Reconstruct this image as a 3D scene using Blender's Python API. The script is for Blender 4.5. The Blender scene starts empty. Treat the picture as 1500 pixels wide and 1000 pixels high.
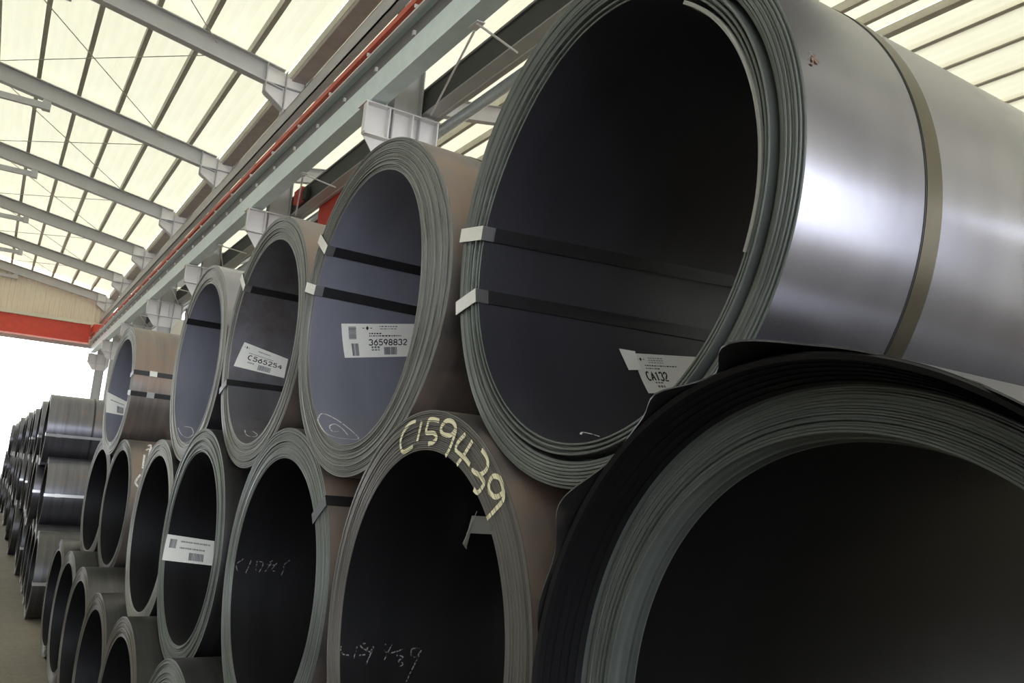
import bpy, math, random
from mathutils import Vector, Matrix
random.seed(11)
SC = bpy.context.scene
COL = SC.collection
PI = math.pi
H = 1.57                                  # eye height above the floor (m)

# ------------------------------------------------------------------ camera
YAW, PIT, ROL, FPX = 0.53884, 0.17228, 0.08116, 1247.7
fw = Vector((math.sin(YAW)*math.cos(PIT), math.cos(YAW)*math.cos(PIT), math.sin(PIT)))
r0 = Vector((math.cos(YAW), -math.sin(YAW), 0.0)); u0 = r0.cross(fw)
rt = math.cos(ROL)*r0 + math.sin(ROL)*u0
up = -math.sin(ROL)*r0 + math.cos(ROL)*u0
cam = bpy.data.objects.new('camera', bpy.data.cameras.new('camera'))
COL.objects.link(cam)
M = Matrix((rt, up, -fw)).transposed().to_4x4(); M.translation = (0, 0, H)
cam.matrix_world = M
cam.data.sensor_width = 36.0
cam.data.lens = FPX/1500*36.0
cam.data.clip_start = 0.02; cam.data.clip_end = 500
SC.camera = cam

# ------------------------------------------------------------------ world, sun, exposure
w = bpy.data.worlds.new('overcast'); SC.world = w; w.use_nodes = True
bg = w.node_tree.nodes['Background']
bg.inputs['Color'].default_value = (0.90, 0.95, 1.0, 1); bg.inputs['Strength'].default_value = 5.5
sun = bpy.data.objects.new('sun', bpy.data.lights.new('sun', 'SUN')); COL.objects.link(sun)
sun.data.energy = 6.0; sun.data.angle = 0.05; sun.data.color = (1.0, 0.96, 0.88)
sun.rotation_euler = (math.radians(18), math.radians(-24), 0)
SC.view_settings.view_transform = 'Standard'; SC.view_settings.look = 'None'
SC.view_settings.gamma = 1.0; SC.view_settings.use_curve_mapping = False
SC.view_settings.exposure = 0.12
SC.cycles.use_denoising = True
SC.cycles.max_bounces = 10; SC.cycles.diffuse_bounces = 5; SC.cycles.glossy_bounces = 5
SC.cycles.sample_clamp_indirect = 8.0

# ------------------------------------------------------------------ materials
def newmat(name):
    m = bpy.data.materials.new(name); m.use_nodes = True
    return m, m.node_tree.nodes, m.node_tree.links, m.node_tree.nodes['Principled BSDF']
def plain(name, col, rough=0.5, metal=0.0, vary=0.12, scale=3.0, spec=0.5):
    m, n, l, b = newmat(name)
    tc = n.new('ShaderNodeTexCoord'); nz = n.new('ShaderNodeTexNoise'); nz.inputs['Scale'].default_value = scale
    nz.inputs['Detail'].default_value = 6; nz.inputs['Roughness'].default_value = 0.65
    l.new(tc.outputs['Object'], nz.inputs['Vector'])
    rp = n.new('ShaderNodeValToRGB')
    rp.color_ramp.elements[0].position = 0.3; rp.color_ramp.elements[1].position = 0.7
    rp.color_ramp.elements[0].color = tuple(c*(1-vary) for c in col)+(1,)
    rp.color_ramp.elements[1].color = tuple(min(1, c*(1+vary)) for c in col)+(1,)
    l.new(nz.outputs['Fac'], rp.inputs['Fac']); l.new(rp.outputs['Color'], b.inputs['Base Color'])
    b.inputs['Roughness'].default_value = rough; b.inputs['Metallic'].default_value = metal
    b.inputs['Specular IOR Level'].default_value = spec
    return m
def math_node(n, l, op, a, bb=None):
    m = n.new('ShaderNodeMath'); m.operation = op
    for i, v in enumerate((a, bb)):
        if v is None: continue
        if isinstance(v, (int, float)): m.inputs[i].default_value = v
        else: l.new(v, m.inputs[i])
    return m.outputs[0]
def ramp(n, l, fac, stops):
    r = n.new('ShaderNodeValToRGB'); e = r.color_ramp.elements
    while len(e) < len(stops): e.new(0.5)
    for i, (p, c) in enumerate(stops): e[i].position = p; e[i].color = tuple(c)+(1,)
    l.new(fac, r.inputs['Fac']); return r.outputs['Color']
def polar(n, l):
    tc = n.new('ShaderNodeTexCoord'); s = n.new('ShaderNodeSeparateXYZ'); l.new(tc.outputs['Object'], s.inputs[0])
    yy = math_node(n, l, 'MULTIPLY', s.outputs[1], s.outputs[1]); zz = math_node(n, l, 'MULTIPLY', s.outputs[2], s.outputs[2])
    r = math_node(n, l, 'SQRT', math_node(n, l, 'ADD', yy, zz))
    return tc, s, r
def noise(n, l, vec, scale, detail=4, rough=0.6):
    z = n.new('ShaderNodeTexNoise'); z.inputs['Scale'].default_value = scale
    z.inputs['Detail'].default_value = detail; z.inputs['Roughness'].default_value = rough
    l.new(vec, z.inputs['Vector']); return z.outputs['Fac']
def steel_sheet(name, c0, c1, rust, rust_amt, rough=(0.30, 0.46), metal=0.9, streak=26.0):
    """rolled sheet: streaks running round the coil, patchy mill scale, rust blooms"""
    m, n, l, b = newmat(name)
    tc, s, r = polar(n, l)
    mp = n.new('ShaderNodeMapping'); mp.inputs['Scale'].default_value = (streak, 1.2, 1.2)
    l.new(tc.outputs['Object'], mp.inputs['Vector'])
    st = noise(n, l, mp.outputs[0], 1.0, 6)
    col = ramp(n, l, st, [(0.32, c0), (0.68, c1)])
    pn = noise(n, l, tc.outputs['Object'], 2.6, 6, 0.7)
    rm = ramp(n, l, pn, [(0.62-rust_amt, (0, 0, 0)), (0.80-rust_amt*0.6, (1, 1, 1))])
    mx = n.new('ShaderNodeMix'); mx.data_type = 'RGBA'
    l.new(rm, mx.inputs[0]); l.new(col, mx.inputs[6]); mx.inputs[7].default_value = tuple(rust)+(1,)
    l.new(mx.outputs[2], b.inputs['Base Color'])
    rr = n.new('ShaderNodeMapRange'); rr.inputs[3].default_value = rough[0]; rr.inputs[4].default_value = rough[1]
    l.new(st, rr.inputs[0]); l.new(rr.outputs[0], b.inputs['Roughness'])
    mt = math_node(n, l, 'MULTIPLY', math_node(n, l, 'SUBTRACT', 1.0, rm), metal)
    l.new(mt, b.inputs['Metallic'])
    bp = n.new('ShaderNodeBump'); bp.inputs['Strength'].default_value = 0.06; bp.inputs['Distance'].default_value = 0.01
    l.new(noise(n, l, tc.outputs['Object'], 5.0, 3), bp.inputs['Height']); l.new(bp.outputs[0], b.inputs['Normal'])
    return m
def edge_mat(name, c0, c1, freq=260.0):
    """sheet edges seen end-on: fine concentric lines"""
    m, n, l, b = newmat(name)
    tc, s, r = polar(n, l)
    z = n.new('ShaderNodeTexNoise'); z.noise_dimensions = '1D'; z.inputs['Scale'].default_value = 1.0
    z.inputs['Detail'].default_value = 5; z.inputs['Roughness'].default_value = 0.75
    l.new(math_node(n, l, 'MULTIPLY', r, freq), z.inputs['W'])
    pn = noise(n, l, tc.outputs['Object'], 5.0, 5)
    f = math_node(n, l, 'ADD', math_node(n, l, 'MULTIPLY', z.outputs['Fac'], 0.7), math_node(n, l, 'MULTIPLY', pn, 0.3))
    l.new(ramp(n, l, f, [(0.34, c0), (0.64, c1)]), b.inputs['Base Color'])
    b.inputs['Roughness'].default_value = 0.42; b.inputs['Metallic'].default_value = 0.35
    bp = n.new('ShaderNodeBump'); bp.inputs['Strength'].default_value = 0.5; bp.inputs['Distance'].default_value = 0.004
    l.new(z.outputs['Fac'], bp.inputs['Height']); l.new(bp.outputs[0], b.inputs['Normal'])
    return m
RUST = (0.20, 0.125, 0.085)
M_OUT = {
 'grey':  steel_sheet('steel_grey', (0.265, 0.262, 0.315), (0.31, 0.307, 0.36), RUST, -0.4, (0.20, 0.26), 0.95, 9.0),
 'rust':  steel_sheet('steel_rusty', (0.17, 0.16, 0.165), (0.27, 0.25, 0.25), (0.24, 0.16, 0.115), 0.22, (0.36, 0.5)),
 'mid':  steel_sheet('steel_mid', (0.13, 0.13, 0.155), (0.19, 0.19, 0.22), RUST, 0.05, (0.24, 0.36)),
 'dark':  steel_sheet('steel_dark', (0.07, 0.07, 0.075), (0.12, 0.12, 0.13), RUST, 0.04, (0.3, 0.45)),
}
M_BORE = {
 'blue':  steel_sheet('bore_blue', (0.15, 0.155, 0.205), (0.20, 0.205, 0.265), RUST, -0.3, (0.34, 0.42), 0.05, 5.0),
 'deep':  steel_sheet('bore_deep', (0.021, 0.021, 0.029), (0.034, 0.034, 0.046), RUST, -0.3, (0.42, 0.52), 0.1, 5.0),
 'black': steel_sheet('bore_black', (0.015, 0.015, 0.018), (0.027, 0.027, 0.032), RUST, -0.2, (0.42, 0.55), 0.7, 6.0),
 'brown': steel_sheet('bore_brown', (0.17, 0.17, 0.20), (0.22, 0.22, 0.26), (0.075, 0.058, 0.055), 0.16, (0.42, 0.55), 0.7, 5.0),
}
M_EDGE = {
 'green': edge_mat('edge_green', (0.050, 0.059, 0.057), (0.20, 0.222, 0.216)),
 'grey':  edge_mat('edge_grey', (0.07, 0.072, 0.072), (0.25, 0.255, 0.25)),
 'brown': edge_mat('edge_brown', (0.055, 0.050, 0.045), (0.15, 0.14, 0.13)),
 'pale':  edge_mat('edge_pale', (0.16, 0.16, 0.155), (0.36, 0.36, 0.35)),
}
M_STRAP = plain('strap_steel', (0.72, 0.72, 0.74), 0.32, 1.0, 0.1, 8)
M_STRAPD = plain('strap_black_shaded', (0.035, 0.035, 0.04), 0.4, 0.6, 0.2, 8)  # black straps; also stands in for shade on steel straps inside bores
M_BAND = steel_sheet('paper_band', (0.085, 0.075, 0.055), (0.13, 0.115, 0.088), (0.12, 0.085, 0.05), 0.0, (0.24, 0.32), 0.9, 4.0)
M_PAPER = plain('paper_white', (0.80, 0.80, 0.79), 0.6, 0, 0.03, 20)
M_INK = plain('ink_black', (0.012, 0.012, 0.016), 0.6, 0, 0.1, 10)
M_INKG = plain('ink_grey', (0.16, 0.16, 0.19), 0.6, 0, 0.1, 10)
def chalk_mat(name, col, cover, radial):
    m, n, l, b = newmat(name)
    tc, s, r = polar(n, l)
    b.inputs['Base Color'].default_value = tuple(col)+(1,); b.inputs['Roughness'].default_value = 0.9
    tr = n.new('ShaderNodeBsdfTransparent'); mix = n.new('ShaderNodeMixShader')
    if radial:
        z = n.new('ShaderNodeTexNoise'); z.noise_dimensions = '1D'; z.inputs['Scale'].default_value = 1.0; z.inputs['Detail'].default_value = 3
        l.new(math_node(n, l, 'MULTIPLY', r, 330.0), z.inputs['W']); f = z.outputs['Fac']
    else: f = noise(n, l, tc.outputs['Object'], 160.0, 3)
    g = ramp(n, l, f, [(0.5-cover*0.5, (0, 0, 0)), (0.56-cover*0.5, (1, 1, 1))])
    l.new(g, mix.inputs[0]); l.new(tr.outputs[0], mix.inputs[1]); l.new(b.outputs[0], mix.inputs[2])
    l.new(mix.outputs[0], n['Material Output'].inputs[0])
    return m
M_CHALK = chalk_mat('chalk_yellow', (0.86, 0.82, 0.60), 0.22, True)
M_CHALKF = chalk_mat('chalk_faint', (0.22, 0.22, 0.24), 0.1, False)
M_BROWN = chalk_mat('rust_brown', (0.16, 0.09, 0.065), 0.02, False)
M_CHALKW = chalk_mat('chalk_white', (0.75, 0.75, 0.77), 0.22, False)

M_FRAME = plain('frame_paint_grey', (0.50, 0.50, 0.52), 0.5, 0.0, 0.06, 2)
M_FRAMEL = plain('bracket_paint_pale', (0.80, 0.78, 0.79), 0.5, 0.0, 0.04, 2)
M_GIRD = plain('girder_paint_blue_grey', (0.70, 0.82, 0.87), 0.35, 0.0, 0.05, 4)
M_GIRDD = plain('girder_paint_dark', (0.22, 0.22, 0.225), 0.5, 0.0, 0.1, 3)
M_WEB = plain('girder_web_shaded', (0.07, 0.07, 0.072), 0.6, 0.0, 0.1, 3)  # web side lying in shadow, its darkness put into the colour
M_PURL = plain('purlin_grey', (0.52, 0.50, 0.43), 0.6, 0.0, 0.1, 3)
M_RED = plain('crane_red', (0.72, 0.07, 0.035), 0.45, 0, 0.1, 4)
M_REDC = plain('conductor_red', (0.60, 0.085, 0.045), 0.5, 0, 0.12, 6)
M_PIPE = plain('pipe_galvanised', (0.62, 0.68, 0.72), 0.3, 0.15, 0.1, 6)
M_GUT = plain('gutter_brown', (0.40, 0.34, 0.33), 0.6, 0, 0.15, 3)
M_CLAD = plain('cladding_cream', (0.74, 0.71, 0.58), 0.6, 0, 0.04, 1.0)
M_PANEL = plain('panel_pale_grey', (0.62, 0.61, 0.58), 0.6, 0, 0.05, 1.5)
M_BLACK = plain('rubber_black', (0.03, 0.03, 0.03), 0.6, 0, 0.2, 6)
def floor_mat():
    m, n, l, b = newmat('floor_concrete')
    tc = n.new('ShaderNodeTexCoord')
    a = noise(n, l, tc.outputs['Object'], 0.5, 8, 0.7); c = noise(n, l, tc.outputs['Object'], 14.0, 6, 0.7)
    f = math_node(n, l, 'ADD', math_node(n, l, 'MULTIPLY', a, 0.6), math_node(n, l, 'MULTIPLY', c, 0.4))
    l.new(ramp(n, l, f, [(0.35, (0.11, 0.093, 0.067)), (0.65, (0.20, 0.18, 0.14))]), b.inputs['Base Color'])
    b.inputs['Roughness'].default_value = 0.75
    bp = n.new('ShaderNodeBump'); bp.inputs['Strength'].default_value = 0.3; bp.inputs['Distance'].default_value = 0.02
    l.new(c, bp.inputs['Height']); l.new(bp.outputs[0], b.inputs['Normal'])
    return m
M_FLOOR = floor_mat()
def roof_mat():
    m, n, l, b = newmat('roof_sheet_translucent')
    tc = n.new('ShaderNodeTexCoord')
    mp = n.new('ShaderNodeMapping'); mp.inputs['Scale'].default_value = (0.6, 0.12, 0.6); l.new(tc.outputs['Object'], mp.inputs[0])
    c = ramp(n, l, noise(n, l, mp.outputs[0], 1.5, 5), [(0.3, (0.82, 0.79, 0.60)), (0.7, (0.93, 0.91, 0.74))])
    d = n.new('ShaderNodeBsdfDiffuse'); t = n.new('ShaderNodeBsdfTranslucent'); mx = n.new('ShaderNodeMixShader')
    mx.inputs[0].default_value = 0.135
    l.new(c, d.inputs[0]); l.new(c, t.inputs[0]); l.new(d.outputs[0], mx.inputs[1]); l.new(t.outputs[0], mx.inputs[2])
    l.new(mx.outputs[0], n['Material Output'].inputs[0]); n.remove(b)
    return m
M_ROOF = roof_mat()

# ------------------------------------------------------------------ mesh helpers
class MB:
    def __init__(s): s.v = []; s.f = []
    def add(s, vs, fs):
        o = len(s.v); s.v += [tuple(v) for v in vs]; s.f += [tuple(i+o for i in f) for f in fs]; return s
    def box(s, x0, x1, y0, y1, z0, z1):
        vs = [(x, y, z) for x in (x0, x1) for y in (y0, y1) for z in (z0, z1)]
        return s.add(vs, [(0, 1, 3, 2), (4, 6, 7, 5), (0, 4, 5, 1), (2, 3, 7, 6), (0, 2, 6, 4), (1, 5, 7, 3)])
    def prism_y(s, poly, y0, y1):            # polygon in x,z
        k = len(poly); vs = [(x, y0, z) for x, z in poly]+[(x, y1, z) for x, z in poly]
        return s.add(vs, [tuple(range(k-1, -1, -1)), tuple(range(k, 2*k))]+[(i, (i+1) % k, (i+1) % k+k, i+k) for i in range(k)])
    def tube(s, p, q, r, n=10):
        p = Vector(p); q = Vector(q); d = (q-p).normalized()
        a = d.orthogonal().normalized(); b = d.cross(a)
        vs = [c+r*(math.cos(2*PI*i/n)*a+math.sin(2*PI*i/n)*b) for c in (p, q) for i in range(n)]
        return s.add(vs, [(i, (i+1) % n, (i+1) % n+n, i+n) for i in range(n)]+[tuple(range(n-1, -1, -1)), tuple(range(n, 2*n))])
    def mesh(s, name, mat, smooth=None):
        me = bpy.data.meshes.new(name); me.from_pydata(s.v, [], s.f); me.materials.append(mat)
        if smooth is not None:
            me.polygons.foreach_set('use_smooth', [True]*len(me.polygons))
            me.set_sharp_from_angle(angle=math.radians(smooth))
        me.update(); return me
    def obj(s, name, mat, parent=None, loc=(0, 0, 0), smooth=None):
        return link(name, s.mesh(name, mat, smooth), parent, loc)
def link(name, me, parent=None, loc=(0, 0, 0)):
    o = bpy.data.objects.new(name, me); COL.objects.link(o); o.location = loc
    if parent: o.parent = parent
    return o
def tag(o, label, cat, group=None):
    o['label'] = label; o['category'] = cat
    if group: o['group'] = group
    return o
def thing(name, label, cat, loc=(0, 0, 0), group=None):
    return tag(link(name, None, None, loc), label, cat, group)
def structure(o, label=None):
    o['kind'] = 'structure'
    if label: o['label'] = label
    return o

# ------------------------------------------------------------------ the hall
XL, XC0, XC1, XR = -16.0, 4.0, 4.38, 25.0           # left wall, column row, right wall
EAVE, SLOPE, RIDGE_L, RIDGE_R = H+7.93, 0.178, -6.0, 14.8
Y_END, Y_OPEN, BAY = 46.4, -19.6, 6.0
FRAMES = [Y_END-BAY*i for i in range(12)]           # 46.4 ... -19.6
def ztop(x):                                        # upper edge of the rafters
    if x <= XC0+0.1: return EAVE+SLOPE*min(XC0-x, (XC0-RIDGE_L)*2-(XC0-x))
    return EAVE+SLOPE*min(x-XC1, (RIDGE_R-XC1)*2-(x-XC1))

structure(MB().box(-60, 60, -60, 140, -0.3, 0.0).obj('floor', M_FLOOR), 'dusty brown concrete floor beside the coils')

ceil = structure(link('ceiling', None, None, (0, 0, EAVE)), 'translucent cream roof sheets on grey purlins')
def sheet_mesh(width, sgn):
    b = MB(); nn = 8
    rows = []
    for j in (0, 1):
        for i in range(nn+1):
            x = width*i/nn; z = sgn*SLOPE*x+(0.012 if i % 2 else 0.0)
            rows.append((x, j*BAY, z))
    b.add(rows, [(i, i+1, i+nn+2, i+nn+1) for i in range(nn)])
    return b.mesh('roof_sheet', M_ROOF)
def purlin_mesh():
    b = MB()                                         # a C section: web, two lips
    b.box(-0.006, 0.006, Y_OPEN, Y_END, -0.0, 0.19)
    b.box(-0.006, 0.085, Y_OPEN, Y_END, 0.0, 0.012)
    b.box(-0.006, 0.085, Y_OPEN, Y_END, 0.178, 0.19)
    b.box(0.075, 0.085, Y_OPEN, Y_END, 0.0, 0.03)
    return b.mesh('purlin', M_PURL)
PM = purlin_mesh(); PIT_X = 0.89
def roof_slope(xa, sgn, n):                          # n gaps going +x from xa
    sm = sheet_mesh(PIT_X, sgn)
    for i in range(n+1):
        x = xa+PIT_X*i
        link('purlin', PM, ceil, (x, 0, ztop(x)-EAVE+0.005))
        if i < n:
            for y in FRAMES[1:]:
                link('roof_sheet', sm, ceil, (x, y, (ztop(xa)-EAVE)+sgn*SLOPE*(x-xa)+0.205))
NG = 11
roof_slope(4.12-PIT_X*NG, -1, NG)                    # left bay, near slope
roof_slope(4.12-PIT_X*2*NG-0.12, 1, NG)
roof_slope(4.42, 1, NG); roof_slope(4.42+PIT_X*NG+0.1, -1, NG)
for i in range(1, 9):                                # crossed rods in the roof plane of each bay
    ya, yb = FRAMES[i], FRAMES[i-1]
    for xa, xb in ((3.05, -1.4), (-1.5, 2.6)):
        MB().tube((xa, ya, ztop(xa)-EAVE-0.10), (xb, yb, ztop(xb)-EAVE-0.10), 0.010, 6).obj('brace_rod', M_PURL, ceil, smooth=40)

# walls
def corrugated(x0, x1, z0, ztopf, y, pitch=0.22):
    b = MB(); xs = []
    x = x0; i = 0
    while x < x1: xs.append((x, 0.0 if i % 4 in (0, 1) else 0.035)); x += pitch/4; i += 1
    for (xa, da), (xb, db) in zip(xs, xs[1:]):
        b.add([(xa, y+da, z0), (xb, y+db, z0), (xb, y+db, ztopf(xb)), (xa, y+da, ztopf(xa))], [(0, 1, 2, 3)])
    return b
we = structure(link('wall_far', None), 'end wall of ribbed cream cladding above the bright open end')
corrugated(XL, XC1, H+5.3, lambda x: ztop(x)+0.2, Y_END+0.15).obj('ribbed_cladding', M_CLAD, we)
b = MB(); b.box(XL, XC1, Y_END+0.05, Y_END+0.14, H+5.2, H+5.36); b.obj('cladding_rail', M_FRAME, we)
for ix in range(9):                                  # right bay end: flat pale panels with open joints
    for iz in range(7):
        x0 = XC1+0.3+ix*2.25
        MB().box(x0, x0+2.2, Y_END+0.1, Y_END+0.16, 0.02+iz*1.28, 0.02+iz*1.28+1.24).obj('wall_panel', M_PANEL, we)
wr = structure(link('wall_right', None), 'pale far side wall of the next bay')
for iy in range(11):
    for iz in range(3):
        MB().box(XR-0.05, XR, FRAMES[iy+1]+0.05, FRAMES[iy]-0.05, 0.02+iz*3.1, 3.1+iz*3.1).obj('wall_panel', M_CLAD, wr)
wl = structure(link('wall_left', None), 'cream side wall across the aisle')
for iy in range(11):
        MB().box(XL-0.05, XL, FRAMES[iy+1]+0.05, FRAMES[iy]-0.05, 0.0, EAVE).obj('wall_panel', M_PANEL, wl)
gt = MB(); gt.box(4.12, 4.16, Y_OPEN, Y_END, EAVE-0.12, EAVE+0.16); gt.box(4.12, 4.40, Y_OPEN, Y_END, EAVE-0.14, EAVE-0.11); gt.box(4.37, 4.40, Y_OPEN, Y_END, EAVE-0.12, EAVE+0.16)
structure(gt.obj('trim_1', M_GUT), 'brown valley gutter between the two roofs')

# portal frames: rafters, columns, haunches, crane brackets
def sloped_I(xa, xb, yc, ztf, depth, fw=0.20):
    bt, wb = MB(), MB()
    zt = [ztf(xa), ztf(xb)]
    def bar(lo0, hi0, half, mb):
        mb.add([(x, yc+sy*half, z+o) for x, z in ((xa, zt[0]), (xb, zt[1])) for sy in (-1, 1) for o in (lo0, hi0)],
               [(0, 1, 3, 2), (4, 6, 7, 5), (0, 4, 5, 1), (2, 3, 7, 6), (0, 2, 6, 4), (1, 5, 7, 3)])
    bar(-depth+0.02, -0.02, 0.006, wb); bar(-depth, -depth+0.02, fw/2, bt); bar(-0.02, 0.0, fw/2, bt)
    return wb, bt
ORD = ['behind the camera', 'behind the camera, second', 'behind the camera, third', 'just behind the camera', 'above the camera']
FR_LABEL = {40.4: 'sixth and farthest full grey portal frame, next to the end wall', 34.4: 'fifth grey portal frame down the hall',
            28.4: 'fourth grey portal frame down the hall', 22.4: 'third grey portal frame down the hall, rafter meets left edge below the nearer two',
            16.4: 'second grey portal frame, its haunch top left of the red rail', 10.4: 'nearest grey portal frame in view, carrying the pale crane bracket above the second coil',
            46.4: 'brownish grey frame against the ribbed end wall'}
pf_master = None
def copy_thing(root, loc, label, group=None):
    r = root.copy(); COL.objects.link(r); r.location = loc; r['label'] = label
    if group: r['group'] = group
    for ch in list(root.children):
        c = ch.copy(); COL.objects.link(c); c.parent = r
        for g in list(ch.children):
            d = g.copy(); COL.objects.link(d); d.parent = c
    return r
def make_frame(y, label):
    t = thing('portal_frame', label, 'frame', (0, y, 0), 'portal frames along the hall')
    for xa, xb in ((XC0-0.05, RIDGE_L), (2*RIDGE_L-XC0, RIDGE_L), (XC1, RIDGE_R), (2*RIDGE_R-XC1, RIDGE_R)):
        wb, bt = sloped_I(xa, xb, 0, ztop, 0.42)
        o = wb.obj('rafter', M_FRAME, t); bt.obj('rafter_flange', M_FRAME, o)
    # column under the valley
    c = MB().box(XC0, XC1, -0.006, 0.006, 0, EAVE-0.15).obj('column', M_FRAME, t)
    f = MB(); f.box(XC0-0.015, XC0, -0.13, 0.13, 0, EAVE-0.02); f.box(XC1, XC1+0.015, -0.13, 0.13, 0, EAVE-0.02); f.obj('column_flange', M_FRAME, c)
    # haunch left: deepened rafter end, with its stiffeners
    z0 = H+7.12
    hp = [(3.60, H+7.40), (XC0, z0), (XC0, EAVE-0.03), (3.60, ztop(3.60)-0.03)]
    h = MB().prism_y(hp, -0.012, 0.012).obj('haunch', M_FRAMEL, t)
    s = MB(); s.box(3.585, 3.605, -0.1, 0.1, H+7.40, ztop(3.6)-0.02); s.obj('stiffener', M_FRAME, h)
    s = MB(); s.add([(x, yy, z+o) for x, z in ((3.60, H+7.40), (XC0, z0)) for yy in (-0.1, 0.1) for o in (-0.02, 0)], [(0, 1, 3, 2), (4, 6, 7, 5), (0, 4, 5, 1), (2, 3, 7, 6), (0, 2, 6, 4), (1, 5, 7, 3)]); s.obj('stiffener', M_FRAME, h)
    MB().box(3.60, XC1, -0.1, 0.1, H+7.58, H+7.595).obj('stiffener', M_FRAME, h)
    MB().box(XC0, XC1, -0.1, 0.1, H+7.10, H+7.115).obj('stiffener', M_FRAME, h)
    MB().box(XC0+0.02, XC1, -0.012, 0.012, H+6.7, EAVE-0.1).obj('head_plate', M_FRAMEL, t)
    # bracket carrying the two crane girders
    bz = H+4.95
    pl = MB(); pl.prism_y([(3.60, bz-0.42), (3.86, bz-0.78), (4.42, bz-0.78), (4.66, bz-0.42), (4.66, bz), (3.60, bz)], -0.04, -0.02)
    br = pl.obj('crane_bracket', M_FRAMEL, t)
    MB().box(3.58, 4.70, -0.15, 0.16, bz-0.018, bz).obj('bracket_top', M_FRAMEL, br)
    for x in (3.60, 3.93, 4.27, 4.65):
        MB().box(x-0.008, x+0.012, -0.15, -0.04, bz-0.44, bz-0.02).obj('bracket_rib', M_FRAMEL, br)
    MB().box(3.60, 4.66, -0.15, -0.04, bz-0.46, bz-0.445).obj('bracket_shelf', M_FRAMEL, br)
    MB().box(3.68, 3.84, -0.1, 0.1, bz, H+4.979).obj('bearing_pad', M_FRAME, br); MB().box(4.45, 4.59, -0.1, 0.1, bz, H+4.995).obj('bearing_pad', M_FRAME, br)
    # collar beam hung under the ridge
    cb = MB(); cb.box(2*RIDGE_L+0.05, -0.05, -0.05, 0.05, H+8.02, H+8.17); cb.obj('collar_beam', M_FRAME, t)
    MB().box(-0.12, 0.06, -0.09, 0.09, H+8.0, ztop(0)-0.40).obj('collar_hanger', M_FRAME, t)
    # outer columns
    MB().box(XL+0.02, XL+0.4, -0.13, 0.13, 0, EAVE-0.3).obj('outer_column', M_FRAME, t)
    MB().box(XR-0.45, XR-0.07, -0.13, 0.13, 0, EAVE-0.3).obj('outer_column', M_FRAME, t)
    return t
fr0 = None
for y in FRAMES:
    if y < -14: continue
    lab = FR_LABEL.get(round(y, 1), {4.4: 'grey portal frame right above the camera', -1.6: 'first grey portal frame behind the camera', -7.6: 'second grey portal frame behind the camera', -13.6: 'third grey portal frame behind the camera'}.get(round(y, 1), 'grey portal frame'))
    if fr0 is None: fr0 = make_frame(y, lab)
    else: copy_thing(fr0, (0, y, 0), lab)

# crane girder on the left of the columns
ya, yb = Y_OPEN+0.5, Y_END-0.2
g = thing('runway_girder', 'long pale blue-grey crane girder running over the coil row', 'girder', (3.78, ya, H+4.98))
def at_g(bm, name, mat, par, ox=3.78, oz=H+4.98, smooth=None): return bm.obj(name, mat, par, (-ox, -ya, -oz), smooth)
at_g(MB().box(3.65, 3.88, ya, yb, H+4.98, H+5.32), 'box_section', M_GIRD, g)
at_g(MB().box(3.70, 3.86, ya, yb, H+5.32, H+5.58), 'web', M_GIRDD, g)
at_g(MB().box(3.62, 3.92, ya, yb, H+5.58, H+5.61), 'top_flange', M_GIRD, g)
at_g(MB().box(3.74, 3.81, ya, yb, H+5.61, H+5.72), 'crane_rail', M_GIRDD, g)
wf = None
for i in range(55):
    y = ya+0.6+i*1.2
    if wf is None:
        wf = MB().box(3.665, 3.70, -0.02, 0.02, 5.40, 5.46).mesh('clip', M_FRAMEL)
    link('clip', wf, g, (-3.78, y-ya, -4.98))
c = thing('conductor_rail', 'red crane conductor rail on pale hangers above the blue-grey girder', 'rail', (3.55, ya, H+5.62))
at_g(MB().box(3.52, 3.585, ya, yb, H+5.62, H+5.70), 'red_bar', M_REDC, c, 3.55, H+5.62)
at_g(MB().box(3.55, 3.60, ya, yb, H+5.55, H+5.575), 'cable_strip', M_FRAMEL, c, 3.55, H+5.62)
hm = MB().box(-0.02, 0.065, -0.012, 0.012, -0.045, -0.001).box(0.036, 0.05, -0.02, 0.02, -0.045, 0.09).mesh('hanger', M_FRAMEL)
for i in range(44): link('hanger', hm, c, (0, 0.9+i*1.5, 0))
# girder right of the columns
g2 = thing('runway_girder', 'dark grey crane girder of the next bay, right of the columns', 'girder', (4.6, ya, H+5.0))
at_g(MB().box(4.44, 4.46, ya, yb, H+5.02, H+5.36), 'web', M_WEB, g2, 4.6, H+5.0)
at_g(MB().box(4.42, 4.68, ya, yb, H+5.0, H+5.02), 'bottom_flange', M_FRAME, g2, 4.6, H+5.0)
at_g(MB().box(4.42, 4.74, ya, yb, H+5.36, H+5.39), 'top_flange', M_GIRDD, g2, 4.6, H+5.0)
at_g(MB().box(4.60, 4.615, ya, yb, H+4.99, H+5.0), 'weld_seam', M_FRAMEL, g2, 4.6, H+5.0)
pz = thing('pipe', 'round galvanised pipe running under the dark girder', 'pipe', (4.86, ya, H+5.0))
pp = MB().tube((0, 0, 0), (0, yb-ya, 0), 0.080, 20).obj('pipe_run', M_PIPE, pz, smooth=40)
for i, y in enumerate(FRAMES[:-1]): MB().tube((0, y-ya+1.4, 0), (0, y-ya+1.55, 0), 0.098, 20).obj('coupling', M_PIPE, pz, smooth=40)
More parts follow.
